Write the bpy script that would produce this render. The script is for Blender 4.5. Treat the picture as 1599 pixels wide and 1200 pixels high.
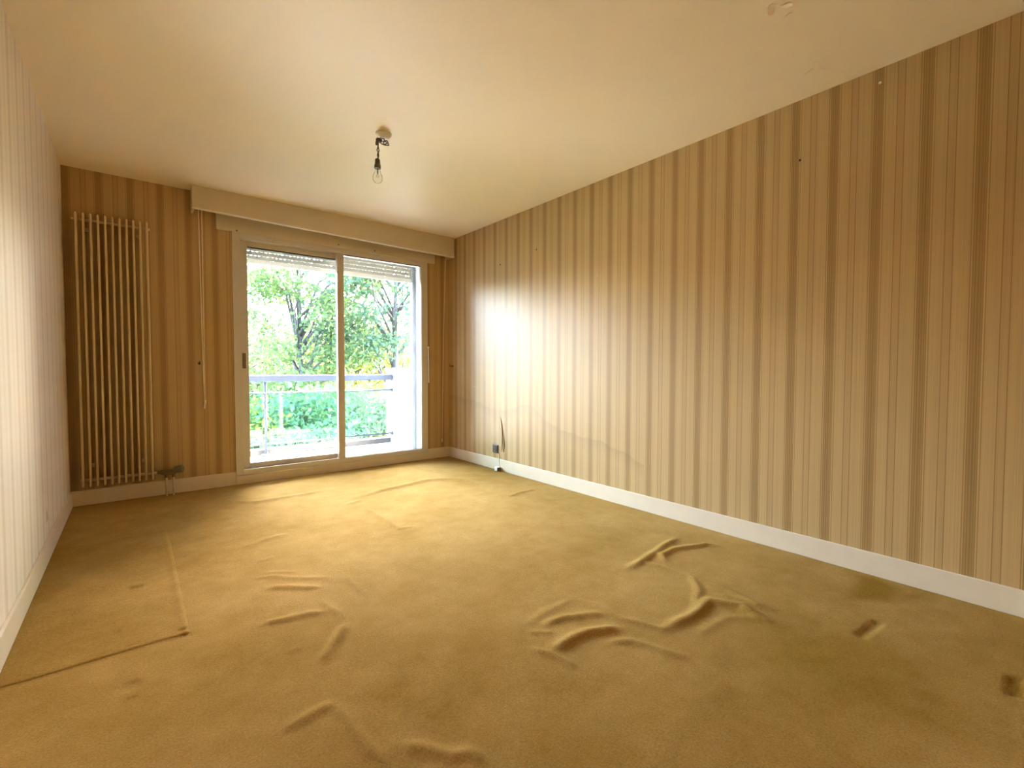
import bpy, bmesh, math, random
import numpy as np
from mathutils import Vector, Matrix

# ------------------------------------------------------------------ camera, sky, sun, exposure
scene = bpy.context.scene
COL = scene.collection
for o in list(bpy.data.objects):
    bpy.data.objects.remove(o)

W, H, YB = 3.252, 2.5, -4.98          # room width, height, back wall; the window wall stands at y = 0
YAW, PITCH, ROLL = 0.6769, -0.0342, 0.0015
cam_data = bpy.data.cameras.new('camera')
cam = bpy.data.objects.new('camera', cam_data)
COL.objects.link(cam)
fwd = Vector((math.sin(YAW) * math.cos(PITCH), math.cos(YAW) * math.cos(PITCH), math.sin(PITCH)))
rgt = Vector((math.cos(YAW), -math.sin(YAW), 0))
upv = rgt.cross(fwd)
r2 = rgt * math.cos(ROLL) + upv * math.sin(ROLL)
u2 = upv * math.cos(ROLL) - rgt * math.sin(ROLL)
cam.matrix_world = Matrix(((r2.x, u2.x, -fwd.x, 0.3842), (r2.y, u2.y, -fwd.y, -4.7383), (r2.z, u2.z, -fwd.z, 1.0358), (0, 0, 0, 1)))
cam_data.sensor_fit = 'HORIZONTAL'
cam_data.sensor_width = 36.0
cam_data.lens = 734.5 / 1599 * 36.0
cam_data.clip_start = 0.02
cam_data.clip_end = 400
scene.camera = cam

world = bpy.data.worlds.new('sky')
scene.world = world
world.use_nodes = True
bg = world.node_tree.nodes['Background']
SUN_DIR = Vector((0.62, 0.30, 0.72)).normalized()
sky = world.node_tree.nodes.new('ShaderNodeTexSky')
sky.sky_type = 'NISHITA'
sky.sun_disc = False
sky.sun_elevation = math.asin(SUN_DIR.z)
sky.sun_rotation = math.atan2(SUN_DIR.x, SUN_DIR.y)
sky.air_density = 1.0
sky.dust_density = 6.0
sky.ozone_density = 1.0
world.node_tree.links.new(sky.outputs['Color'], bg.inputs['Color'])
bg.inputs['Strength'].default_value = 6.2

sun_data = bpy.data.lights.new('sun', 'SUN')
sun_data.energy = 10.0
sun_data.angle = math.radians(1.0)
sun_data.color = (1.0, 0.93, 0.8)
sun = bpy.data.objects.new('sun', sun_data)
COL.objects.link(sun)
sun.rotation_euler = SUN_DIR.to_track_quat('Z', 'Y').to_euler()
sun.location = (12, 8, 14)

portal_data = bpy.data.lights.new('window_daylight_portal', 'AREA')
portal_data.shape = 'RECTANGLE'
portal_data.size = 1.75
portal_data.size_y = 2.0
portal_data.cycles.is_portal = True
portal = bpy.data.objects.new('window_daylight_portal', portal_data)
COL.objects.link(portal)
portal.location = (2.02, 0.29, 1.08)
portal.rotation_euler = (math.radians(-90), 0, 0)

scene.view_settings.view_transform = 'Standard'
scene.view_settings.look = 'None'
scene.view_settings.gamma = 1.0
scene.view_settings.use_curve_mapping = False
scene.view_settings.exposure = 2.02
scene.cycles.max_bounces = 16
scene.cycles.diffuse_bounces = 10
scene.cycles.transparent_max_bounces = 24
scene.cycles.use_denoising = True
scene.cycles.sample_clamp_indirect = 20.0

# ------------------------------------------------------------------ materials
def new_mat(name):
    m = bpy.data.materials.new(name)
    m.use_nodes = True
    nt = m.node_tree
    return m, nt, nt.nodes, nt.links, nt.nodes['Principled BSDF']

def rgba(c): return (c[0], c[1], c[2], 1)

def plain(name, col, rough=0.6, metal=0.0, noise=0.0, nscale=30.0, bump=0.0, spec=0.5):
    m, nt, N, L, b = new_mat(name)
    b.inputs['Roughness'].default_value = rough
    b.inputs['Metallic'].default_value = metal
    b.inputs['Specular IOR Level'].default_value = spec
    tc = N.new('ShaderNodeTexCoord')
    n = N.new('ShaderNodeTexNoise'); n.inputs['Scale'].default_value = nscale; n.inputs['Detail'].default_value = 4
    L.new(tc.outputs['Object'], n.inputs['Vector'])
    r = N.new('ShaderNodeValToRGB')
    r.color_ramp.elements[0].position = 0.3; r.color_ramp.elements[1].position = 0.7
    r.color_ramp.elements[0].color = rgba([c * (1 - noise) for c in col])
    r.color_ramp.elements[1].color = rgba(col)
    L.new(n.outputs['Fac'], r.inputs['Fac']); L.new(r.outputs['Color'], b.inputs['Base Color'])
    if bump:
        bp = N.new('ShaderNodeBump'); bp.inputs['Strength'].default_value = bump; bp.inputs['Distance'].default_value = 0.002
        L.new(n.outputs['Fac'], bp.inputs['Height']); L.new(bp.outputs['Normal'], b.inputs['Normal'])
    return m

def math_node(N, L, op, a, b=None, c=None):
    n = N.new('ShaderNodeMath'); n.operation = op
    for i, v in enumerate((a, b, c)):
        if v is None: continue
        if isinstance(v, (int, float)): n.inputs[i].default_value = v
        else: L.new(v, n.inputs[i])
    return n.outputs[0]

PERIOD = 0.1847
PAPER = (0.505, 0.34, 0.15)
STRIPE = (0.365, 0.225, 0.082)
def wallpaper(name, axis, phase, tide=False, PAPER=PAPER, STRIPE=STRIPE):
    m, nt, N, L, b = new_mat(name)
    b.inputs['Roughness'].default_value = 0.45
    b.inputs['Specular IOR Level'].default_value = 0.55
    tc = N.new('ShaderNodeTexCoord'); s = N.new('ShaderNodeSeparateXYZ')
    L.new(tc.outputs['Object'], s.inputs[0])
    u = s.outputs[axis]
    t = math_node(N, L, 'FRACT', math_node(N, L, 'ADD', math_node(N, L, 'DIVIDE', math_node(N, L, 'SUBTRACT', u, phase), PERIOD), 100.5))
    ramp = N.new('ShaderNodeValToRGB'); cr = ramp.color_ramp; cr.interpolation = 'CONSTANT'
    mix = lambda f: rgba([p * (1 - f) + q * f for p, q in zip(PAPER, STRIPE)])
    stops = [(0.0, .25), (0.083, 1.25), (0.102, .02), (0.16, .15), (0.175, .0), (0.25, .14), (0.265, .0), (0.333, 1.2), (0.350, .15), (0.362, -.3), (0.378, 1.15),
             (0.405, .65), (0.415, 1.25), (0.445, .6), (0.455, 1.3), (0.50, .7), (0.512, 1.3), (0.55, .65), (0.56, 1.2), (0.595, -.3), (0.613, 1.2),
             (0.635, .1), (0.70, .0), (0.74, .2), (0.755, .0), (0.82, .14), (0.835, .02), (0.933, 1.25), (0.952, .25)]
    while len(cr.elements) < len(stops): cr.elements.new(0.5)
    for e, (p, f) in zip(cr.elements, stops):
        e.position = p; e.color = mix(f)
    L.new(t, ramp.inputs['Fac'])
    col = ramp.outputs['Color']
    # fine vertical thread streaks
    mp = N.new('ShaderNodeMapping'); mp.inputs['Scale'].default_value = (260, 260, 1.2)
    L.new(tc.outputs['Object'], mp.inputs['Vector'])
    n1 = N.new('ShaderNodeTexNoise'); n1.inputs['Scale'].default_value = 1.0; n1.inputs['Detail'].default_value = 2
    L.new(mp.outputs['Vector'], n1.inputs['Vector'])
    n2 = N.new('ShaderNodeTexNoise'); n2.inputs['Scale'].default_value = 1.3; n2.inputs['Detail'].default_value = 3
    L.new(tc.outputs['Object'], n2.inputs['Vector'])
    f1 = math_node(N, L, 'MULTIPLY_ADD', n1.outputs['Fac'], 0.36, 0.82)
    f2 = math_node(N, L, 'MULTIPLY_ADD', n2.outputs['Fac'], 0.14, 0.93)
    f = math_node(N, L, 'MULTIPLY', f1, f2)
    if tide:   # faint water mark low on the wall
        y01 = math_node(N, L, 'DIVIDE', s.outputs[1], -2.7)
        fc = N.new('ShaderNodeFloatCurve')
        cv = fc.mapping.curves[0]
        pts = [(0.0, .72), (.21, .677), (.32, .607), (.435, .629), (.507, .69), (.64, .531), (.75, .475), (.88, .438), (1.0, .33)]
        cv.points[0].location = pts[0]; cv.points[1].location = pts[-1]
        for p in pts[1:-1]: cv.points.new(*p)
        fc.mapping.update()
        L.new(y01, fc.inputs['Value'])
        wob = N.new('ShaderNodeTexNoise'); wob.inputs['Scale'].default_value = 9
        L.new(tc.outputs['Object'], wob.inputs['Vector'])
        d = math_node(N, L, 'SUBTRACT', math_node(N, L, 'ADD', fc.outputs[0], math_node(N, L, 'MULTIPLY_ADD', wob.outputs['Fac'], .06, -.03)), s.outputs[2])
        band = math_node(N, L, 'MULTIPLY', math_node(N, L, 'GREATER_THAN', d, 0.0), math_node(N, L, 'MAXIMUM', math_node(N, L, 'SUBTRACT', 1.0, math_node(N, L, 'DIVIDE', d, 0.11)), 0.0))
        inr = math_node(N, L, 'LESS_THAN', y01, 1.0)
        band = math_node(N, L, 'MULTIPLY', band, inr)
        f = math_node(N, L, 'MULTIPLY', f, math_node(N, L, 'MULTIPLY_ADD', band, -0.13, 1.0))
    mx = N.new('ShaderNodeVectorMath'); mx.operation = 'SCALE'
    L.new(col, mx.inputs[0]); L.new(f, mx.inputs['Scale'])
    L.new(mx.outputs['Vector'], b.inputs['Base Color'])
    bp = N.new('ShaderNodeBump'); bp.inputs['Strength'].default_value = 0.05; bp.inputs['Distance'].default_value = 0.0006
    L.new(n1.outputs['Fac'], bp.inputs['Height']); L.new(bp.outputs['Normal'], b.inputs['Normal'])
    return m

M = {}
M['paper_right'] = wallpaper('wallpaper_right', 1, -4.399, True)
M['paper_left'] = wallpaper('wallpaper_left', 1, -4.45, False, (0.80, 0.71, 0.60), (0.68, 0.58, 0.47))   # same paper, paler: extra window light on this wall put into the colour
M['paper_far'] = wallpaper('wallpaper_far', 0, 0.02)
M['ceiling'] = plain('ceiling_paint', (0.89, 0.775, 0.56), 0.55, noise=0.04, nscale=1.6, bump=0.05)
M['trim'] = plain('cream_white_paint', (0.73, 0.62, 0.47), 0.38, noise=0.05, nscale=9)
M['pelmet'] = plain('pelmet_paint', (0.66, 0.56, 0.40), 0.45, noise=0.04, nscale=6)
M['alu'] = plain('window_aluminium', (0.62, 0.57, 0.49), 0.4, 0.15, noise=0.06, nscale=5)
M['dark'] = plain('dark_rubber', (0.025, 0.02, 0.018), 0.6, noise=0.2)
M['radiator'] = plain('radiator_enamel', (0.70, 0.57, 0.33), 0.4, noise=0.05, nscale=8)
M['brass'] = plain('dull_brass', (0.22, 0.16, 0.08), 0.5, 0.5, noise=0.2)
M['knob'] = plain('olive_plastic', (0.22, 0.19, 0.10), 0.5, noise=0.1)
M['outlet'] = plain('brown_bakelite', (0.10, 0.075, 0.06), 0.35, noise=0.1)
M['white'] = plain('white_plastic', (0.82, 0.81, 0.78), 0.35, noise=0.04)
M['cord'] = plain('cream_cord', (0.84, 0.74, 0.55), 0.7, noise=0.06)
M['wire'] = plain('brown_wire', (0.09, 0.055, 0.025), 0.6, noise=0.2)
M['socket'] = plain('aged_brass_socket', (0.16, 0.11, 0.045), 0.45, 0.4, noise=0.3)
M['shutter'] = plain('shutter_pvc', (0.34, 0.32, 0.29), 0.5, noise=0.05)
M['shutter_bar'] = plain('shutter_bar_pvc', (0.55, 0.52, 0.46), 0.5, noise=0.05)
M['render'] = plain('white_render', (0.66, 0.67, 0.68), 0.8, noise=0.05, nscale=14, bump=0.2)
M['slab'] = plain('balcony_concrete', (0.80, 0.79, 0.76), 0.8, noise=0.12, nscale=11, bump=0.2)
M['reveal'] = plain('pale_blue_grey_reveal', (0.30, 0.335, 0.37), 0.8, noise=0.05, nscale=14, spec=0.2)
M['guide'] = plain('guide_rail_grey', (0.20, 0.225, 0.26), 0.6, noise=0.05, spec=0.2)
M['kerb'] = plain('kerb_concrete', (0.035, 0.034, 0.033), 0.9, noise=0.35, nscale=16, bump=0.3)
M['rail'] = plain('railing_paint', (0.030, 0.037, 0.052), 0.75, 0.0, noise=0.05, spec=0.15)
M['bark'] = plain('bark', (0.07, 0.065, 0.07), 0.9, noise=0.4, nscale=12, bump=0.5)
M['grass'] = plain('lawn', (0.022, 0.038, 0.012), 0.9, noise=0.4, nscale=3)
M['nail'] = plain('rusty_iron', (0.07, 0.045, 0.03), 0.6, 0.5, noise=0.3)
M['filament'] = plain('filament_wire', (0.25, 0.22, 0.18), 0.5, 0.5, noise=0.2)

def pane_mat(name, tint, ior=1.45):
    m, nt, N, L, b = new_mat(name)
    N.remove(b)
    tr = N.new('ShaderNodeBsdfTransparent'); tr.inputs['Color'].default_value = rgba(tint)
    gl = N.new('ShaderNodeBsdfGlossy'); gl.inputs['Roughness'].default_value = 0.02
    fr = N.new('ShaderNodeFresnel'); fr.inputs['IOR'].default_value = ior
    mx = N.new('ShaderNodeMixShader')
    L.new(fr.outputs[0], mx.inputs[0]); L.new(tr.outputs[0], mx.inputs[1]); L.new(gl.outputs[0], mx.inputs[2])
    L.new(mx.outputs[0], N['Material Output'].inputs['Surface'])
    return m
M['glass'] = pane_mat('clear_glass', (0.97, 0.98, 0.97))
M['bulb_glass'] = pane_mat('thin_bulb_glass', (0.96, 0.96, 0.95), 1.06)
M['green_glass'] = pane_mat('green_tinted_glass', (0.66, 0.86, 0.78))

def leaf_mat(name, cols, trans=0.45):
    m, nt, N, L, b = new_mat(name)
    N.remove(b)
    g = N.new('ShaderNodeNewGeometry'); r = N.new('ShaderNodeValToRGB')
    cr = r.color_ramp
    while len(cr.elements) < len(cols): cr.elements.new(0.5)
    for i, (e, c) in enumerate(zip(cr.elements, cols)):
        e.position = i / (len(cols) - 1); e.color = rgba(c)
    L.new(g.outputs['Random Per Island'], r.inputs['Fac'])
    d = N.new('ShaderNodeBsdfDiffuse'); t = N.new('ShaderNodeBsdfTranslucent'); mx = N.new('ShaderNodeMixShader')
    mx.inputs[0].default_value = trans
    L.new(r.outputs['Color'], d.inputs['Color']); L.new(r.outputs['Color'], t.inputs['Color'])
    L.new(d.outputs[0], mx.inputs[1]); L.new(t.outputs[0], mx.inputs[2])
    L.new(mx.outputs[0], N['Material Output'].inputs['Surface'])
    return m
M['leaf_green'] = leaf_mat('green_leaves', [(0.045, 0.08, 0.04), (0.065, 0.11, 0.04), (0.09, 0.13, 0.04)])
M['leaf_yellow'] = leaf_mat('yellow_green_leaves', [(0.07, 0.10, 0.035), (0.11, 0.13, 0.03), (0.14, 0.13, 0.032)])
M['leaf_blue'] = leaf_mat('blue_green_leaves', [(0.032, 0.065, 0.052), (0.042, 0.08, 0.05), (0.055, 0.095, 0.043)])

def carpet_material():
    m, nt, N, L, b = new_mat('ochre_carpet')
    b.inputs['Roughness'].default_value = 0.95
    b.inputs['Specular IOR Level'].default_value = 0.02
    b.inputs['Sheen Weight'].default_value = 0.03
    b.inputs['Sheen Tint'].default_value = (0.9, 0.75, 0.45, 1)
    tc = N.new('ShaderNodeTexCoord')
    def noise(sc, det, rough=0.5):
        n = N.new('ShaderNodeTexNoise'); n.inputs['Scale'].default_value = sc; n.inputs['Detail'].default_value = det
        n.inputs['Roughness'].default_value = rough
        L.new(tc.outputs['Object'], n.inputs['Vector']); return n.outputs['Fac']
    big, mid, fine = noise(1.1, 5, 0.6), noise(7, 6, 0.7), noise(150, 3, 0.75)
    r = N.new('ShaderNodeValToRGB'); cr = r.color_ramp
    cr.elements[0].position = 0.36; cr.elements[0].color = (0.275, 0.155, 0.028, 1)
    cr.elements[1].position = 0.64; cr.elements[1].color = (0.41, 0.25, 0.076, 1)
    L.new(math_node(N, L, 'ADD', math_node(N, L, 'MULTIPLY', big, 0.6), math_node(N, L, 'MULTIPLY', mid, 0.4)), r.inputs['Fac'])
    at = N.new('ShaderNodeAttribute'); at.attribute_name = 'stain'; at.attribute_type = 'GEOMETRY'
    st = N.new('ShaderNodeMix'); st.data_type = 'RGBA'; st.inputs['B'].default_value = (0.21, 0.11, 0.006, 1)
    L.new(at.outputs['Fac'], st.inputs['Factor']); L.new(r.outputs['Color'], st.inputs['A'])
    mx = N.new('ShaderNodeVectorMath'); mx.operation = 'SCALE'
    L.new(st.outputs['Result'], mx.inputs[0])
    L.new(math_node(N, L, 'MULTIPLY_ADD', fine, 1.1, 0.45), mx.inputs['Scale'])
    L.new(mx.outputs['Vector'], b.inputs['Base Color'])
    bp = N.new('ShaderNodeBump'); bp.inputs['Strength'].default_value = 0.5; bp.inputs['Distance'].default_value = 0.003
    L.new(math_node(N, L, 'ADD', fine, mid), bp.inputs['Height']); L.new(bp.outputs['Normal'], b.inputs['Normal'])
    return m
M['carpet'] = carpet_material()

# ------------------------------------------------------------------ mesh helpers
def obj(name, bm, mat, parent=None, smooth=False, bevel=0.0, auto=True):
    me = bpy.data.meshes.new(name)
    if auto: bmesh.ops.recalc_face_normals(bm, faces=bm.faces)
    bm.to_mesh(me); bm.free()
    me.materials.append(mat if not isinstance(mat, str) else M[mat])
    if smooth:
        for p in me.polygons: p.use_smooth = True
    o = bpy.data.objects.new(name, me); COL.objects.link(o)
    if parent is not None: o.parent = parent
    if bevel:
        b = o.modifiers.new('bevel', 'BEVEL'); b.width = bevel; b.segments = 2; b.limit_method = 'ANGLE'
    return o

def box(bm, x0, x1, y0, y1, z0, z1):
    v = [bm.verts.new(p) for p in ((x0, y0, z0), (x1, y0, z0), (x1, y1, z0), (x0, y1, z0), (x0, y0, z1), (x1, y0, z1), (x1, y1, z1), (x0, y1, z1))]
    for f in ((0, 3, 2, 1), (4, 5, 6, 7), (0, 1, 5, 4), (1, 2, 6, 5), (2, 3, 7, 6), (3, 0, 4, 7)): bm.faces.new([v[i] for i in f])
    return bm

def bx(*a):
    return box(bmesh.new(), *a)

def tube(bm, pts, r, n=10, cap=True):
    pts = [Vector(p) for p in pts]
    rad = r if isinstance(r, (list, tuple)) else [r] * len(pts)
    rings = []
    ref = None
    for i, p in enumerate(pts):
        t = (pts[min(i + 1, len(pts) - 1)] - pts[max(i - 1, 0)]).normalized()
        if ref is None: ref = Vector((0, 0, 1)) if abs(t.z) < 0.9 else Vector((1, 0, 0))
        a = t.cross(ref).normalized(); c = a.cross(t).normalized(); ref = c
        rings.append([bm.verts.new(p + (a * math.cos(k * 2 * math.pi / n) + c * math.sin(k * 2 * math.pi / n)) * rad[i]) for k in range(n)])
    for q, s in zip(rings, rings[1:]):
        for k in range(n): bm.faces.new((q[k], q[(k + 1) % n], s[(k + 1) % n], s[k]))
    if cap:
        bm.faces.new(rings[0]); bm.faces.new(rings[-1][::-1])
    return bm

def tb(pts, r, n=10): return tube(bmesh.new(), pts, r, n)

def lathe(prof, n=24, loc=(0, 0, 0)):
    bm = bmesh.new(); rings = []
    for r, z in prof:
        if r < 1e-6: rings.append([bm.verts.new((loc[0], loc[1], loc[2] + z))])
        else: rings.append([bm.verts.new((loc[0] + r * math.cos(k * 2 * math.pi / n), loc[1] + r * math.sin(k * 2 * math.pi / n), loc[2] + z)) for k in range(n)])
    for a, b in zip(rings, rings[1:]):
        for k in range(n):
            k2 = (k + 1) % n
            if len(a) == 1 and len(b) > 1: bm.faces.new((a[0], b[k], b[k2]))
            elif len(b) == 1 and len(a) > 1: bm.faces.new((a[k2], a[k], b[0]))
            elif len(a) > 1: bm.faces.new((a[k], a[k2], b[k2], b[k]))
    return bm

def tag(o, label=None, cat=None, group=None, kind=None):
    if label: o['label'] = label
    if cat: o['category'] = cat
    if group: o['group'] = group
    if kind: o['kind'] = kind
    return o

def struct(name, bm, mat, label, parent=None, **k):
    o = obj(name, bm, mat, parent, **k)
    return tag(o, label, kind='structure')

def empty(name, loc=(0, 0, 0)):
    o = bpy.data.objects.new(name, None); COL.objects.link(o); o.location = loc
    o.empty_display_size = 0.1
    return o

def rel(o, parent):
    """keep world placement of a mesh made in world coordinates when its parent sits elsewhere"""
    o.parent = parent
    o.matrix_parent_inverse = Matrix.Translation(-Vector(parent.location))
    return o

# ------------------------------------------------------------------ the room
TH = 0.18
OX0, OX1, OZ0, OZ1, WD = 1.122, 2.892, 0.075, 2.215, 0.266      # masonry opening of the window and wall depth
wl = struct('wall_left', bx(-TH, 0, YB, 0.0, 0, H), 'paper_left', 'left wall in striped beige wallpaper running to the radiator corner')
wr = struct('wall_right', bx(W, W + TH, YB, 0.0, 0, H), 'paper_right', 'long right wall in striped beige wallpaper with water marks and an outlet')
struct('wall_back', bx(-TH, W + TH, YB - TH, YB, 0, H), 'paper_far', 'back wall in striped beige wallpaper facing the window')
bm = bmesh.new()
box(bm, -TH, OX0, 0, WD, 0, H); box(bm, OX1, W + TH, 0, WD, 0, H); box(bm, OX0, OX1, 0, WD, OZ1, H); box(bm, OX0, OX1, 0.02, WD, -0.02, OZ0 - 0.004)
wf = struct('wall_far', bm, 'paper_far', 'window wall in striped beige wallpaper behind the radiator')
wf.data.materials.append(M['reveal'])
for p in wf.data.polygons:                      # reveals and outside face are painted masonry, not wallpaper
    if p.center.y > 0.01: p.material_index = 1
ce = struct('ceiling', bx(-TH, W + TH, YB - TH, WD, H, H + 0.16), 'ceiling', 'cream painted ceiling with a few peeling flakes')

# peeling paint flakes on the ceiling
rnd = random.Random(4)
def flake(x, y, s, a):
    bm = bmesh.new()
    n = 5
    top, bot = [], []
    for i in range(n):
        for j in range(2):
            u, v = i / (n - 1), j
            px, py = (u - .5) * s * 1.5, (v - .5) * s * (0.5 + 0.5 * math.sin(u * 3.1)) + 0.2 * s * math.sin(u * 5)
            z = -0.012 * u * u - 0.001
            p = Vector((x + px * math.cos(a) - py * math.sin(a), y + px * math.sin(a) + py * math.cos(a), H + z))
            top.append(bm.verts.new(p)); bot.append(bm.verts.new(p - Vector((0, 0, 0.0012))))
    for i in range(n - 1):
        a0, a1, b0, b1 = i * 2, i * 2 + 1, i * 2 + 2, i * 2 + 3
        bm.faces.new((top[a0], top[a1], top[b1], top[b0])); bm.faces.new((bot[a0], bot[b0], bot[b1], bot[a1]))
        bm.faces.new((top[a0], top[b0], bot[b0], bot[a0])); bm.faces.new((top[a1], bot[a1], bot[b1], top[b1]))
    bm.faces.new((top[0], bot[0], bot[1], top[1])); bm.faces.new((top[-2], top[-1], bot[-1], bot[-2]))
    return obj('paint_flake', bm, 'ceiling', ce)
for x, y, s, a in ((2.97, -3.85, .03, .6), (3.0, -3.815, .028, 2.2), (3.03, -3.86, .02, 4.0), (2.43, -3.87, .03, 1.0), (2.46, -3.915, .028, 5.0), (2.52, -3.90, .02, 2.9)):
    flake(x, y, s, a)

# baseboards
HB, BT = 0.115, 0.012
def baseboard(name, x0, x1, y0, y1, label):
    return struct(name, bx(x0, x1, y0, y1, 0, HB), 'trim', label, bevel=0.003)
baseboard('baseboard_right', W - BT, W, YB, -BT, 'long white baseboard along the right wall')
baseboard('baseboard_left', 0, BT, YB, -BT, 'white baseboard along the left wall')
bb = baseboard('baseboard_far', 0, 1.069, -BT, 0, 'cream baseboard below the radiator on the window wall')
baseboard('baseboard_corner', 2.966, W, -BT, 0, 'short cream baseboard between window and right corner')
struct('trim_1', bx(3.224, W, -4.68, -4.585, 0, HB + .003), 'trim', 'white plinth block ending the right baseboard', bevel=0.003)

# ------------------------------------------------------------------ carpet with folds, dents and stains
FOLDS = [  # height, half width, points on the floor
 (.016, .020, [(1.923, -3.279), (1.933, -3.527), (2.003, -3.688)]),
 (.030, .032, [(2.003, -3.688), (2.156, -3.706), (2.355, -3.694), (2.417, -3.79), (2.388, -3.908)]),
 (.018, .020, [(2.467, -3.239), (2.501, -3.36), (2.519, -3.501), (2.529, -3.658), (2.506, -3.785), (2.503, -3.887)]),
 (.022, .028, [(2.349, -3.252), (2.552, -3.221), (2.745, -3.188), (2.935, -3.167)]),
 (.022, .024, [(2.58, -3.329), (2.63, -3.254), (2.764, -3.252), (2.98, -3.326), (3.004, -3.395)]),
 (.018, .026, [(1.653, -3.369), (1.752, -3.375), (1.849, -3.427), (1.91, -3.475)]),
 (.030, .028, [(1.559, -3.525), (1.661, -3.511), (1.754, -3.512), (1.872, -3.576)]),
 (.010, .018, [(1.574, -3.368), (1.634, -3.439)]),
 (.016, .018, [(1.51, -3.46), (1.533, -3.543), (1.554, -3.639)]),
 (.014, .020, [(1.757, -3.603), (1.836, -3.651), (1.865, -3.743), (1.901, -3.844)]),
 (.012, .024, [(2.519, -3.501), (2.41, -3.607), (2.268, -3.671)]),
 (.014, .022, [(2.438, -3.681), (2.469, -3.766), (2.482, -3.861)]),
 (.009, .030, [(1.614, -3.322), (1.735, -3.291), (1.888, -3.292)]),
 (.009, .026, [(2.079, -3.787), (2.299, -3.812), (2.388, -3.908)]),
 (.010, .022, [(0.822, -2.18), (0.909, -2.219), (1.026, -2.343), (1.111, -2.396)]),
 (.018, .026, [(0.851, -2.318), (0.941, -2.39), (1.05, -2.464)]),
 (.018, .026, [(0.767, -2.664), (0.85, -2.68), (0.94, -2.687), (0.992, -2.717)]),
 (.012, .020, [(1.017, -2.607), (1.033, -2.783), (1.036, -2.849)]),
 (.024, .024, [(1.03, -2.87), (0.999, -2.919), (0.937, -2.996), (0.883, -3.073)]),
 (.008, .020, [(0.786, -2.925), (0.853, -2.92)]),
 (.009, .024, [(0.876, -1.963), (0.959, -1.938)]),
 (.009, .020, [(1.173, -2.445), (1.195, -2.674)]),
 (.009, .022, [(0.876, -2.146), (1.008, -2.22)]),
 (.015, .022, [(0.697, -3.31), (0.764, -3.298), (0.841, -3.287)]),
 (.015, .022, [(0.843, -3.298), (0.851, -3.433), (0.859, -3.524), (0.876, -3.607)]),
 (.018, .022, [(0.936, -3.571), (0.977, -3.618), (1.019, -3.681), (1.067, -3.712), (1.084, -3.767)]),
 (.016, .045, [(0.926, -0.579), (1.106, -0.723), (1.401, -0.701), (1.615, -0.671)]),
 (.024, .050, [(1.771, -1.034), (2.052, -0.976), (2.477, -0.9), (2.715, -1.039), (2.801, -1.395), (2.82, -1.79)]),
 (.016, .024, [(1.696, -1.391), (1.693, -1.684), (1.701, -1.949), (1.789, -1.971)]),
 (.011, .034, [(0.854, -1.706), (0.996, -1.617), (1.113, -1.599)]),
 (.012, .034, [(1.617, -1.197), (1.752, -1.166)]),
 (.011, .030, [(2.718, -1.786), (3.015, -1.741)]),
]
DENTS = [  # depth, stain, corners
 (.007, .15, [(2.555, -4.174), (2.745, -4.188), (2.75, -4.223), (2.538, -4.205)]),
 (.006, .75, [(2.663, -4.575), (2.689, -4.615), (2.543, -4.625), (2.522, -4.585)]),
 (.006, .10, [(0.328, -2.778), (0.378, -2.766), (0.381, -2.813), (0.324, -2.821)]),
 (.005, .25, [(0.334, -2.862), (0.368, -2.858), (0.368, -2.88), (0.334, -2.882)]),
 (.004, .65, [(0.345, -1.905), (0.399, -1.907), (0.399, -1.945), (0.345, -1.943)]),
 (.005, .75, [(0.500, -2.500), (0.525, -2.500), (0.527, -2.525), (0.502, -2.525)]),
 (.004, .45, [(0.335, -2.505), (0.380, -2.503), (0.380, -2.520), (0.335, -2.522)]),
 (.001, .85, [(3.172, -4.025), (3.227, -4.069), (3.164, -4.192), (2.975, -4.195), (2.881, -4.068)]),
 (.001, .55, [(2.975, -4.195), (3.037, -4.244), (3.195, -4.273), (3.113, -4.207)]),
]
def seg_dist(X, Y, a, b):
    ax, ay = a; dx, dy = b[0] - ax, b[1] - ay
    t = np.clip(((X - ax) * dx + (Y - ay) * dy) / (dx * dx + dy * dy + 1e-12), 0, 1)
    return np.hypot(X - ax - t * dx, Y - ay - t * dy), t
def poly_inside(X, Y, pts, soft):
    n = len(pts); area = sum(pts[i][0] * pts[(i + 1) % n][1] - pts[(i + 1) % n][0] * pts[i][1] for i in range(n))
    sg = 1 if area > 0 else -1
    d = np.full(X.shape, 1e9)
    for i in range(n):
        (ax, ay), (bx_, by_) = pts[i], pts[(i + 1) % n]
        ln = math.hypot(bx_ - ax, by_ - ay)
        d = np.minimum(d, sg * ((bx_ - ax) * (Y - ay) - (by_ - ay) * (X - ax)) / ln)
    return np.clip(d / soft + 0.5, 0, 1)
def value_noise(X, Y, sc, seed):
    rs = np.random.RandomState(seed); g = rs.rand(64, 64)
    u, v = X * sc + 7, Y * sc + 30
    i, j = np.floor(u).astype(int), np.floor(v).astype(int); fu, fv = u - i, v - j
    fu = fu * fu * (3 - 2 * fu); fv = fv * fv * (3 - 2 * fv)
    G = lambda a, b: g[a % 64, b % 64]
    return (G(i, j) * (1 - fu) + G(i + 1, j) * fu) * (1 - fv) + (G(i, j + 1) * (1 - fu) + G(i + 1, j + 1) * fu) * fv
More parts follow.
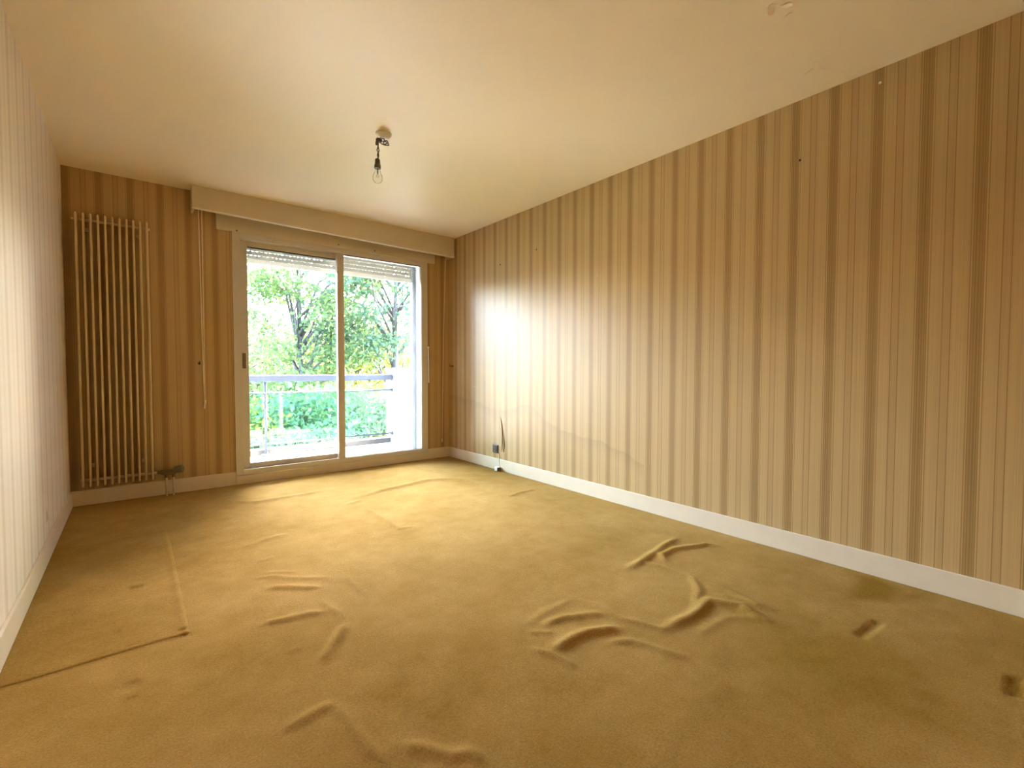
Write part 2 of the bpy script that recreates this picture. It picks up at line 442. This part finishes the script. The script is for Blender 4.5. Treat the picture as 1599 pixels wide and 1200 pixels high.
def carpet_height(X, Y):
    h = 0.004 * value_noise(X, Y, 2.2, 1) + 0.0025 * value_noise(X, Y, 6, 2) + 0.0012 * value_noise(X, Y, 17, 3) - 0.004
    st = np.zeros(X.shape)
    wx = X + 0.018 * (value_noise(X, Y, 9, 5) - .5); wy = Y + 0.018 * (value_noise(X, Y, 9, 6) - .5)
    for hh, w, pts in FOLDS:
        L_ = [math.dist(a, b) for a, b in zip(pts, pts[1:])]; tot = sum(L_); acc = 0
        best = np.zeros(X.shape)
        for a, b, l in zip(pts, pts[1:], L_):
            d, t = seg_dist(wx, wy, a, b)
            s = (acc + t * l) / tot
            env = np.clip(np.minimum(s, 1 - s) * 5 + 0.25, 0, 1)
            best = np.maximum(best, hh * 0.55 * env * np.exp(-(d / (w * .85)) ** 2)); acc += l
        h += best
    for dep, sv, pts in DENTS:
        k = poly_inside(X, Y, pts, 0.012 if dep > .002 else 0.06)
        h -= dep * k; st = np.maximum(st, sv * k)
    # cut lines round the relaid piece by the left wall
    d, t = seg_dist(X, Y, (0.0, -2.562), (0.55, -2.566)); h -= 0.003 * np.exp(-(d / .008) ** 2)
    edge = np.minimum(np.minimum(X, W - X), -Y)
    h *= np.clip(edge / 0.03, 0, 1)
    # trodden, darker areas
    st = np.maximum(st, 0.8 * np.clip(value_noise(X, Y, 1.7, 9) * 1.4 - .55, 0, 1) * np.clip((X - 1.0) / 1.2, 0, 1) * np.clip((-Y - 3.2) / 0.9, 0, 1))
    return h, st
def grid_mesh(name, xs, ys, fn, mat, parent=None):
    X, Y = np.meshgrid(xs, ys)
    Z, S = fn(X, Y)
    nx, ny = len(xs), len(ys)
    co = np.stack([X, Y, Z], -1).reshape(-1, 3)
    idx = np.arange(nx * ny).reshape(ny, nx)
    q = np.stack([idx[:-1, :-1], idx[:-1, 1:], idx[1:, 1:], idx[1:, :-1]], -1).reshape(-1, 4)
    me = bpy.data.meshes.new(name)
    me.vertices.add(len(co)); me.vertices.foreach_set('co', co.astype(np.float32).ravel())
    me.loops.add(q.size); me.loops.foreach_set('vertex_index', q.ravel().astype(np.int32))
    me.polygons.add(len(q)); me.polygons.foreach_set('loop_start', np.arange(0, q.size, 4, dtype=np.int32))
    me.polygons.foreach_set('use_smooth', np.ones(len(q), dtype=bool))
    me.update(calc_edges=True)
    at = me.attributes.new('stain', 'FLOAT', 'POINT'); at.data.foreach_set('value', S.ravel().astype(np.float32))
    me.materials.append(M[mat])
    o = bpy.data.objects.new(name, me); COL.objects.link(o)
    if parent: o.parent = parent
    return o
floor = grid_mesh('floor', np.linspace(0, W, 296), np.linspace(YB, 0.0, 452), carpet_height, 'carpet')
tag(floor, 'wrinkled ochre yellow fitted carpet covering the whole floor', kind='structure')
struct('floor_slab', bx(-TH, W + TH, YB - TH, WD, -0.16, -0.02), 'slab', 'concrete floor slab under the carpet')
def patch_height(X, Y):
    h, st = carpet_height(X, Y)
    e = np.minimum(np.minimum(0.537 - X, Y + 2.556), -1.045 - Y)      # distance to the free edges
    lip = np.clip(e / 0.012, 0, 1)
    h = h + 0.0035 * lip - 0.004 * (1 - lip) + 0.004 * np.exp(-((X - .522) / .016) ** 2)
    return h, np.maximum(st, 0.12 * value_noise(X, Y, 3, 12))
patch = grid_mesh('carpet_patch', np.linspace(0.013, 0.537, 60), np.linspace(-2.556, -1.045, 160), patch_height, 'carpet', floor)
patch['label'] = 'relaid rectangular carpet piece with cut edges'

# ------------------------------------------------------------------ sliding window
win = empty('window_1', (2.02, 0.03, OZ0))
tag(win, 'sliding aluminium window door with two tall panes opening onto the balcony', kind='structure')
def wp(name, bm, mat, parent=None, bevel=0.002, **k):
    o = obj(name, bm, mat, None, bevel=bevel, **k)
    rel(o, win)
    if parent is not None:
        o.parent = parent; o.matrix_parent_inverse = Matrix.Translation(-Vector(win.location))
    return o
FX0, FX1 = 1.068, 2.965
wp('frame_jamb', bx(FX0, 1.128, -0.014, 0.10, 0.078, 2.23), 'alu')
wp('frame_jamb', bx(2.885, FX1, -0.014, 0.10, 0.078, 2.23), 'alu')
wp('frame_head', bx(1.128, 2.885, -0.010, 0.10, 2.165, 2.23), 'alu')
wp('sill_rail', bx(1.128, 2.885, -0.014, 0.022, 0.080, 0.128), 'alu')
wp('track', bx(1.128, 2.885, 0.022, 0.10, 0.080, 0.108), 'alu')
wp('mullion', bx(1.968, 2.034, -0.006, 0.040, 0.128, 2.165), 'alu')
# outer sliding leaf
sx0, sx1, sz0, sz1 = 1.128, 2.03, 0.110, 2.165
sash = wp('sliding_sash', box(box(box(bx(sx0, 1.192, .046, .084, sz0, sz1), 1.985, sx1, .046, .084, sz0, sz1), 1.192, 1.985, .046, .084, sz0, 0.172), 1.192, 1.985, .046, .084, 2.118, sz1), 'alu')
g = wp('pane', bx(1.190, 1.987, .062, .067, .170, 2.120), 'glass', bevel=0); rel(g, win); g.parent = sash; g.matrix_parent_inverse = Matrix()
g.matrix_parent_inverse = Matrix.Identity(4)
bm = bmesh.new()
for a in ((1.192, 1.985, .050, .062, 2.108, 2.118), (1.981, 1.986, .046, .062, .172, 2.108)): box(bm, *a)
gs = wp('gasket', bm, 'dark', sash, bevel=0); gs.matrix_parent_inverse = Matrix.Identity(4)
hd = wp('pull_handle', box(bx(1.140, 1.168, .040, .047, 1.028, 1.165), 1.147, 1.161, .036, .041, 1.04, 1.153), 'brass', sash); hd.matrix_parent_inverse = Matrix.Identity(4)
wp('pane', bx(2.034, 2.885, .014, .019, .128, 2.165), 'glass', bevel=0)
bm = bmesh.new()
for a in ((2.034, 2.885, .006, .014, 2.157, 2.165), (2.882, 2.885, .010, .014, .128, 2.157), (2.034, 2.882, .006, .014, .128, .133)): box(bm, *a)
wp('gasket', bm, 'dark', bevel=0)
struct('trim_2', bx(FX0, FX1 + .002, -0.016, 0.02, 0, 0.078), 'trim', 'wooden threshold board under the sliding window', bevel=0.003)
hdr = struct('trim_3', bx(0.952, 3.053, -0.020, 0, 2.215, H), 'pelmet', 'flat header board of the shutter box above the window', bevel=0.002)
obj('cover_plate', bx(0.952, 1.055, -0.024, -0.020, 2.212, 2.42), 'pelmet', hdr, bevel=0.001)
obj('cover_plate', bx(2.955, 3.053, -0.024, -0.020, 2.205, 2.40), 'pelmet', hdr, bevel=0.001)
for x, z in ((1.105, 2.225), (1.70, 2.345), (1.95, 2.335), (2.35, 2.245), (1.98, 2.245)):
    obj('screw', tb([(x, -0.026, z), (x, -0.018, z)], 0.006, 8), 'nail', hdr)
obj('shutter_winder_stub', tb([(2.985, -0.024, 2.32), (2.985, -0.045, 2.315), (2.985, -0.052, 2.29)], 0.007, 8), 'pelmet', hdr, smooth=True)

# pelmet over the window
pel = empty('curtain_pelmet', (2.0, -0.155, 2.305))
tag(pel, 'long beige box pelmet hanging from the ceiling above the window', 'pelmet')
bm = bmesh.new(); PZ0, PZ1 = 2.325, 2.285
v = [bm.verts.new(p) for p in ((.775, -.155, PZ0), (3.232, -.155, PZ1), (3.232, -.137, PZ1), (.775, -.137, PZ0), (.775, -.155, H), (3.232, -.155, H), (3.232, -.137, H), (.775, -.137, H))]
for f in ((0, 3, 2, 1), (4, 5, 6, 7), (0, 1, 5, 4), (1, 2, 6, 5), (2, 3, 7, 6), (3, 0, 4, 7)): bm.faces.new([v[i] for i in f])
rel(obj('front_board', bm, 'pelmet', bevel=0.002), pel)
rel(obj('end_board', bx(.775, .793, -.137, 0, PZ0 - .012, H), 'pelmet', bevel=0.002), pel)
rel(obj('end_board', bx(3.214, 3.232, -.137, 0, PZ1 - .004, H), 'pelmet', bevel=0.002), pel)
bm = bmesh.new()
v = [bm.verts.new(p) for p in ((.775, -.156, PZ0 - .006), (3.232, -.156, PZ1 - .006), (3.232, -.122, PZ1 - .006), (.775, -.122, PZ0 - .006), (.775, -.156, PZ0), (3.232, -.156, PZ1), (3.232, -.122, PZ1), (.775, -.122, PZ0))]
for f in ((0, 3, 2, 1), (4, 5, 6, 7), (0, 1, 5, 4), (1, 2, 6, 5), (2, 3, 7, 6), (3, 0, 4, 7)): bm.faces.new([v[i] for i in f])
rel(obj('lit_bottom_bead', bm, 'white'), pel)  # white and widened to paint in daylight caught on the board's bottom edge
rel(obj('curtain_rail', box(bx(.80, 3.21, -.105, -.085, H - .022, H - .002), .80, 3.21, -.062, -.042, H - .022, H - .002), 'white'), pel)

# curtain pull cords
def pull_cord(xs, z0, label, y=-0.022):
    e = empty('curtain_drawstring', (xs[0][0], y, z0)); tag(e, label, 'drawstring')
    for (xt, xb, zb) in xs:
        rel(obj('cord', tb([(xt, -0.07, H - .022), (xt, y - .006, 2.30), ((xt + xb) / 2, y, 1.5), (xb, y, zb)], 0.0042, 7), 'cord', smooth=True), e)
        rel(obj('cord_weight', lathe([(0, 0), (.007, .004), (.008, .03), (.005, .042), (0, .045)], 10, (xb, y, zb - .04)), 'white', smooth=True), e)
    return e
pull_cord([(.828, .842, .725), (.850, .848, .76)], .70, 'pair of thin cream curtain cords hanging beside the radiator')
pull_cord([(3.196, 3.146, .215)], .18, 'single thin cream curtain cord in the right corner by the window', y=-0.012)
e = empty('shutter_crank', (2.968, -0.03, .86)); tag(e, 'slim white shutter crank rod hanging on the right window jamb', 'crank')
rel(obj('rod', tb([(2.968, -.024, 1.255), (2.970, -.026, .868)], .0065, 8), 'white', smooth=True), e)
rel(obj('joint', lathe([(0, -.012), (.011, -.006), (.011, .008), (0, .014)], 10, (2.968, -.024, 1.262)), 'white', smooth=True), e)
rel(obj('clip', bx(2.960, 2.978, -.020, -.0, 1.25, 1.275), 'white'), e)

# tie-back hooks
def hook(name, base, normal, label):
    b = Vector(base); n = Vector(normal)
    e = empty(name, base); tag(e, label, 'hook')
    t = Vector((0, 0, 1)).cross(n)
    rel(obj('backplate', tb([b - n * .0005, b + n * .004], .010, 12), 'nail'), e)
    pts = [b + n * .003, b + n * .022, b + n * .036 + Vector((0, 0, -.004)), b + n * .040 + Vector((0, 0, .008)), b + n * .036 + Vector((0, 0, .018))]
    rel(obj('prong', tb(pts, [.004, .004, .004, .0035, .003], 8), 'nail', smooth=True), e)
hook('tieback_hook', (.814, 0, 1.069), (0, -1, 0), 'small dark tieback hook on the wallpaper left of the window')
hook('tieback_hook', (W, -.079, 1.056), (-1, 0, 0), 'small dark tieback hook on the right wall near the corner')

# nails and chips on the right wall
def nail(y, z, mat, label, r=.006, nm='wall_nail', grp=None):
    o = obj(nm, lathe([(0, .010), (r, .009), (r, .006), (r * .4, .005), (r * .4, -.006), (0, -.006)], 10), mat)
    o.rotation_euler = (0, math.radians(-90), 0); o.location = (W, y, z)
    tag(o, label, 'nail', grp)
nail(-.986, 2.063, 'nail', 'small dark nail high on the right wall close to the window corner')
nail(-1.526, 2.108, 'nail', 'small dark nail right of another, high on the right wall')
nail(-3.688, 2.173, 'nail', 'lone dark nail in a dark stripe far from the window')
nail(-4.036, 2.427, 'white', 'white nail just below the ceiling on the right wall', .006)
nail(-.535, .834, 'white', 'white nail low on the bright part of the right wall', .008)

# torn wallpaper
def flap(parent, pts_yz, x, out, sgn, mat, name='wallpaper_tear'):
    bm = bmesh.new(); L_, R_ = [], []
    for (y, z, w, o) in pts_yz:
        L_.append((bm.verts.new((x, y, z)), bm.verts.new((x + sgn * .001, y, z))))
        R_.append((bm.verts.new((x + sgn * (o), y - w, z)), bm.verts.new((x + sgn * (o + .001), y - w, z))))
    for (a, b), (c, d) in zip(zip(L_, R_), zip(L_[1:], R_[1:])):
        bm.faces.new((a[0], b[0], d[0], c[0])); bm.faces.new((a[1], c[1], d[1], b[1]))
        bm.faces.new((b[0], b[1], d[1], d[0])); bm.faces.new((a[0], c[0], c[1], a[1]))
    return obj(name, bm, mat, parent)
flap(wr, [(-.985, .54, .002, .001), (-.99, .47, .018, .004), (-.992, .40, .026, .008), (-.996, .33, .022, .006), (-1.0, .26, .014, .004), (-1.003, .20, .003, .002)], W - .001, 0, -1, 'paper_right')
flap(wr, [(-1.022, .38, .002, .001), (-1.024, .33, .014, .005), (-1.03, .27, .018, .006), (-1.03, .19, .003, .002)], W - .001, 0, -1, 'paper_right')
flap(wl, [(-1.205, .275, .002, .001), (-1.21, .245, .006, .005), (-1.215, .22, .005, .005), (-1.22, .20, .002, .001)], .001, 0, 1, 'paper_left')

# brown power outlet, right wall
out = empty('power_outlet', (W, -.905, .168)); tag(out, 'square brown power outlet low on the right wall', 'outlet')
rel(obj('plate', bx(W - .010, W, -.948, -.862, .168, .254), 'outlet', bevel=.004), out)
ring = lathe([(.026, 0), (.026, .004), (.022, .004), (.020, -.004), (0, -.004)], 20)
o = obj('socket_ring', ring, 'knob', smooth=False); o.rotation_euler = (0, math.radians(-90), 0); o.location = (W - .010, -.905, .211); rel(o, out)
for dz in (-.007, .007):
    rel(obj('pin_hole', tb([(W - .0075, -.905 + dz, .205), (W - .0050, -.905 + dz, .205)], .0028, 8), 'dark'), out)
rel(obj('earth_pin', tb([(W - .008, -.905, .221), (W - .024, -.905, .221)], .003, 8), 'white'), out)
# small jack on the carpet
jk = empty('phone_jack', (3.215, -.985, 0)); tag(jk, 'small white phone jack lying against the baseboard under the outlet', 'jack')
rel(obj('body', bx(3.190, 3.236, -1.010, -.965, .003, .042), 'white', bevel=.004), jk)
rel(obj('socket_face', bx(3.194, 3.232, -1.0125, -1.0095, .008, .037), 'outlet', bevel=.001), jk)
rel(obj('cable', tb([(3.234, -.985, .02), (3.239, -.980, .06), (3.239, -.975, .12), (3.248, -.960, .165)], .003, 7), 'white', smooth=True), jk)

# ------------------------------------------------------------------ radiator
rad = empty('radiator', (.276, -.07, .15)); tag(rad, 'tall cream vertical tube radiator in the corner beside the window', 'radiator')
proto = None
for i in range(11):
    x = .076 + i * .0408
    if proto is None:
        bm = bmesh.new(); n = 12; zs = [.148, .152, .160, 2.148, 2.158, 2.163]; sc = [.35, .75, 1, 1, .75, .35]
        rings = []
        for z, s in zip(zs, sc):
            ring = []
            for k in range(n):
                a = k * 2 * math.pi / n
                yy = math.sin(a) * .0075 + (.018 if math.sin(a) > 0 else -.018)
                ring.append(bm.verts.new((math.cos(a) * .0075 * s, -.072 + (yy) * s, z)))
            rings.append(ring)
        for a_, b_ in zip(rings, rings[1:]):
            for k in range(n): bm.faces.new((a_[k], a_[(k + 1) % n], b_[(k + 1) % n], b_[k]))
        bm.faces.new(rings[0]); bm.faces.new(rings[-1][::-1])
        t = obj('tube', bm, 'radiator', smooth=True); proto = t
    else:
        t = proto.copy(); COL.objects.link(t)
    t.location = (x, 0, 0); rel(t, rad)
rel(obj('top_header', tb([(.048, -.040, 2.118), (.505, -.040, 2.118)], .010, 12), 'radiator', smooth=True), rad)
rel(obj('bottom_header', tb([(.060, -.050, .195), (.515, -.055, .195)], .011, 12), 'radiator', smooth=True), rad)
for x in (.13, .43):
    for z in (2.05, .30):
        rel(obj('bracket', bx(x - .012, x + .012, -.05, 0, z - .012, z + .012), 'radiator', bevel=.002), rad)
val = rel(obj('valve', lathe([(.0, 0), (.013, 0), (.013, .02), (.02, .022), (.02, .05), (.013, .052), (.016, .07), (.016, .10), (.012, .104), (0, .104)], 14), 'brass', smooth=False), rad)
val.rotation_euler = (0, math.radians(90), 0); val.location = (.512, -.062, .195)
kn = obj('thermostat_knob', lathe([(0, 0), (.018, 0), (.020, .008), (.031, .014), (.033, .05), (.028, .062), (0, .064)], 18), 'knob', smooth=False)
kn.rotation_euler = (math.radians(25), math.radians(80), 0); kn.location = (.622, -.065, .205); rel(kn, rad)
for x in (.571, .617):
    rel(obj('pipe', tb([(x, -.066, .175), (x, -.068, .12), (x, -.070, -.012)], .0085, 10), 'radiator', smooth=True), rad)
    rel(obj('pipe_nut', tb([(x, -.066, .148), (x, -.066, .178)], .0135, 6), 'brass'), rad)
rel(obj('valve_block', bx(.552, .634, -.082, -.050, .172, .190), 'brass', bevel=.003), rad)

# ------------------------------------------------------------------ bare bulb
LX, LY = 1.612, -1.896
lamp = empty('pendant_bulb', (LX, LY, 2.20)); tag(lamp, 'bare clear light bulb hanging on short wires from a white ceiling rose', 'lamp')
rel(obj('ceiling_rose', lathe([(0, -.030), (.012, -.030), (.030, -.024), (.046, -.010), (.050, 0), (0, 0)], 28, (1.634, LY, H)), 'white', smooth=True), lamp)
tblk = rel(obj('terminal_block', box(bx(LX - .026, LX + .006, LY - .012, LY + .012, 2.440, 2.462), LX - .030, LX - .014, LY - .010, LY + .010, 2.420, 2.442), 'wire', bevel=.003), lamp)
for k, (dx, dz, r) in enumerate(((.022, 2.452, .020), (.040, 2.446, .018), (.012, 2.462, .016))):
    pts = [(LX + dx + r * math.cos(a), LY + .010 * math.sin(a * 2 + k), dz + r * .8 * math.sin(a)) for a in [i * 2 * math.pi / 14 for i in range(15)]]
    rel(obj('wire_loop', tb(pts, .0032, 6), 'wire', smooth=True), lamp)
BXx = LX - .020
for s in (-1, 1):
    pts = [(BXx + .004 + s * .0035 * math.cos(i * .9) * (1 + (i in (4, 5)) * 1.6), LY + s * .0035 * math.sin(i * .9), 2.43 - i * .0107) for i in range(10)]
    rel(obj('cord_strand', tb(pts, .0032, 6), 'wire', smooth=True), lamp)
sk = rel(obj('bulb_socket', lathe([(0, 2.336), (.008, 2.336), (.015, 2.330), (.0165, 2.300), (.019, 2.298), (.020, 2.276), (0, 2.276)], 18, (BXx, LY, 0)), 'socket', smooth=False), lamp)
bulb = rel(obj('glass_bulb', lathe([(.013, 2.278), (.014, 2.268), (.020, 2.250), (.0275, 2.232), (.030, 2.218), (.0275, 2.203), (.020, 2.193), (.010, 2.188), (0, 2.187)], 24, (BXx, LY, 0)), 'bulb_glass', smooth=True), lamp)
bm = bmesh.new(); tube(bm, [(BXx, LY, 2.276), (BXx, LY, 2.245)], .004, 8)
tube(bm, [(BXx, LY, 2.247), (BXx - .009, LY, 2.226), (BXx - .004, LY, 2.223), (BXx, LY, 2.227), (BXx + .004, LY, 2.223), (BXx + .009, LY, 2.226), (BXx, LY, 2.247)], .0009, 5)
fl = obj('filament', bm, 'filament'); fl.parent = bulb; fl.matrix_parent_inverse = Matrix.Identity(4)

# ------------------------------------------------------------------ outside: shutter, balcony
sh = empty('roller_shutter', (2.0, .16, 2.0)); tag(sh, 'partly lowered pale roller shutter with slotted slats outside the window', 'shutter')
SX0, SX1, SY = 1.14, 2.852, .155
rel(obj('bottom_bar', bx(SX0, SX1, SY - .007, SY + .007, 1.992, 2.032), 'shutter_bar', bevel=.003), sh)
def slat(z0, z1, zs0, zs1, off):
    bm = bmesh.new()
    box(bm, SX0, SX1, SY - .005, SY + .005, z0, zs0); box(bm, SX0, SX1, SY - .005, SY + .005, zs1, z1)
    x = SX0 + off; prev = SX0
    while x < SX1 - .03:
        box(bm, prev, x, SY - .004, SY + .004, zs0, zs1); prev = x + .019; x += .036
    box(bm, prev, SX1, SY - .004, SY + .004, zs0, zs1)
    return rel(obj('slat', bm, 'shutter'), sh)
for k in range(4):
    z0 = 2.034 + k * .040
    slat(z0, z0 + .0385, z0 + .029, z0 + .0345, .018 + .018 * (k % 2))
for x in (1.130, 2.850):
    rel(obj('guide_rail', bx(x, x + .035, .125, .185, OZ0, 2.215), 'guide', bevel=.002), sh)

bal = bpy.data.objects.new('balcony', None); COL.objects.link(bal); bal.location = (1.2, .8, 0)
tag(bal, 'white balcony floor with low concrete kerb and side wall outside the window', 'balcony')
BX0 = -1.2
rel(obj('floor_plate', bx(BX0, 3.30, WD, 1.50, -.20, .004), 'slab'), bal)
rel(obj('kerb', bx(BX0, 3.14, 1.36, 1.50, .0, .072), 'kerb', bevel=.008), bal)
rel(obj('side_wall', bx(3.14, 3.34, WD, 1.52, -.20, 1.00), 'render', bevel=.006), bal)
rel(obj('side_wall_cap', bx(3.125, 3.355, WD, 1.535, 1.00, 1.028), 'render', bevel=.004), bal)
rel(obj('side_wall', bx(BX0 - .2, BX0, WD, 1.52, -.20, 1.00), 'render', bevel=.006), bal)
up = obj('balcony_above', bx(BX0 - .2, 3.6, WD, 1.50, 2.72, 2.90), 'render'); tag(up, 'white slab of the balcony on the floor above', 'balcony')

rl = empty('balcony_railing', (1.2, 1.31, 0)); tag(rl, 'blue grey metal balcony railing with tinted glass panels', 'railing')
RY = 1.31
rel(obj('handrail', bx(BX0, 3.135, RY - .03, RY + .03, .868, .948), 'rail', bevel=.012), rl)
rel(obj('upper_bar', tb([(BX0, RY, .745), (3.135, RY, .735)], .011, 8), 'rail', smooth=True), rl)
rel(obj('lower_bar', tb([(BX0, RY, .145), (3.135, RY, .140)], .011, 8), 'rail', smooth=True), rl)
for z in (.905, .735, .140):
    rel(obj('wall_bracket', tb([(3.118, RY, z), (3.141, RY, z)], .028 if z < .8 else .045, 12), 'rail'), rl)
for x in (-.01, 1.567):
    p = rel(obj('post', tb([(x, RY, .0), (x, RY, .87)], .014, 10), 'rail', smooth=True), rl)
    b_ = obj('base_plate', lathe([(0, .05), (.018, .05), (.022, .03), (.05, .022), (.055, .003), (0, .003)], 16, (x, RY, 0)), 'rail'); b_.parent = p; b_.matrix_parent_inverse = p.matrix_parent_inverse.copy()
    b_.matrix_parent_inverse = Matrix.Identity(4)
for x0, x1 in ((.02, 1.53), (1.60, 3.10)):
    rel(obj('glass_panel', bx(x0, x1, RY - .004, RY + .004, .150, .730), 'green_glass'), rl)

# ------------------------------------------------------------------ garden far below and trees
GZ = -6.0
tag(obj('garden_lawn', bx(-60, 90, 3, 120, GZ - .3, GZ), 'grass'), 'green lawn of the garden far below the balcony', 'lawn', kind='structure')
def tree(x, y, ctr_z, rx, rz, ncl, nleaf, lsize, spread, mat, seed, label, trunk_r=.16, name='tree'):
    rs = np.random.RandomState(seed)
    e = empty(name, (x, y, GZ)); tag(e, label, name, None)
    ctr = np.array([x, y, ctr_z])
    d = rs.normal(size=(ncl, 3)); d /= np.linalg.norm(d, axis=1)[:, None]
    rr = rs.uniform(.25, 1.0, ncl) ** .6
    cl = ctr + d * rr[:, None] * np.array([rx, rx, rz])
    # trunk and branches
    top = ctr_z + rz * .55
    tz = np.linspace(GZ, top, 9)
    wob = np.cumsum(rs.normal(scale=.09, size=(9, 2)), axis=0); wob -= wob[0]
    tp = [(x + w[0], y + w[1], z) for w, z in zip(wob, tz)]
    rel(obj('trunk', tb(tp, [trunk_r * (1 - .8 * i / 8) for i in range(9)], 9), 'bark', smooth=True), e)
    bm = bmesh.new()
    for c in cl[:: 2]:
        f = rs.uniform(.35, .8)
        zb = min(max(c[2] - rs.uniform(.4, 1.4) * rz * .5, GZ + 1), top - .2)
        k = np.interp(zb, tz, np.arange(9)); i = int(min(k, 7)); u = k - i
        b0 = np.array(tp[i]) * (1 - u) + np.array(tp[i + 1]) * u
        mid = (b0 + c) / 2 + np.array([0, 0, .12 * rz]) + rs.normal(scale=.12, size=3)
        tube(bm, [b0, mid, c], [trunk_r * .28, trunk_r * .17, trunk_r * .05], 5)
    rel(obj('branches', bm, 'bark', smooth=True), e)
    n = ncl * nleaf
    cen = np.repeat(cl, nleaf, 0) + rs.normal(size=(n, 3)) * np.array([spread, spread, spread * .55])
    a = rs.normal(size=(n, 3)); a /= np.linalg.norm(a, axis=1)[:, None]
    b = np.cross(a, rs.normal(size=(n, 3))); b /= np.linalg.norm(b, axis=1)[:, None]
    s = lsize * rs.uniform(.6, 1.25, n)[:, None]
    q = np.stack([cen - a * s, cen - b * s * .45, cen + a * s, cen + b * s * .45], 1).reshape(-1, 3)
    me = bpy.data.meshes.new('foliage')
    me.vertices.add(n * 4); me.vertices.foreach_set('co', (q - np.array([0, 0, 0])).astype(np.float32).ravel())
    me.loops.add(n * 4); me.loops.foreach_set('vertex_index', np.arange(n * 4, dtype=np.int32))
    me.polygons.add(n); me.polygons.foreach_set('loop_start', np.arange(0, n * 4, 4, dtype=np.int32))
    me.update(calc_edges=True)
    me.materials.append(M[mat])
    fo = bpy.data.objects.new('foliage', me); COL.objects.link(fo); rel(fo, e); fo['kind'] = 'stuff'
def at(theta, D): return (.384 + D * math.tan(math.radians(theta)), -4.738 + D)
TREES = [
 (15.8, 13.0, 2.3, 1.75, 2.9, 54, 210, .075, .32, 'leaf_green', 'tall green tree with gaps of sky behind the middle of the balcony'),
 (25.0, 12.5, 3.4, 2.4, 2.6, 66, 200, .075, .34, 'leaf_blue', 'dense blue green tree towering behind the balcony side wall'),
 (20.5, 16.5, 1.4, 2.2, 2.0, 44, 210, .085, .36, 'leaf_yellow', 'bright yellow green tree standing between the two tall trees'),
 (10.0, 15.5, 0.9, 1.5, 1.3, 26, 190, .075, .32, 'leaf_green', 'smaller green tree left of the tall trees'),
 (8.5, 10.5, -0.9, 1.4, 1.3, 40, 220, .07, .32, 'leaf_yellow', 'yellowing bushy tree low behind the railing post'),
 (14.0, 10.0, -0.9, 1.4, 1.45, 56, 230, .07, .32, 'leaf_blue', 'dark bushy tree low behind the tinted railing glass'),
 (20.0, 11.0, -1.0, 1.4, 1.5, 52, 230, .07, .32, 'leaf_green', 'green bushy tree low beyond the railing near the mullion'),
 (26.5, 10.5, -1.0, 1.3, 1.4, 46, 230, .07, .30, 'leaf_yellow', 'yellow green bushy tree low next to the balcony side wall'),
 (10.0, 25.0, -2.0, 3.4, 2.2, 60, 210, .12, .55, 'leaf_blue', 'far pale tree seen low between the nearer crowns'),
 (22.0, 27.0, -1.4, 3.8, 2.6, 66, 210, .12, .6, 'leaf_green', 'far wide tree low behind the bushy trees'),
 (-1.0, 16.0, -0.5, 1.8, 1.8, 24, 190, .08, .40, 'leaf_blue', 'blue green tree hidden mostly behind the left window jamb'),
]
for i, (th, D, cz, rx, rz, ncl, nl, ls, sp, mt, lab) in enumerate(TREES):
    x, y = at(th, D)
    tree(x, y, cz, rx, rz, ncl, nl, ls, sp, mt, 20 + i, lab)
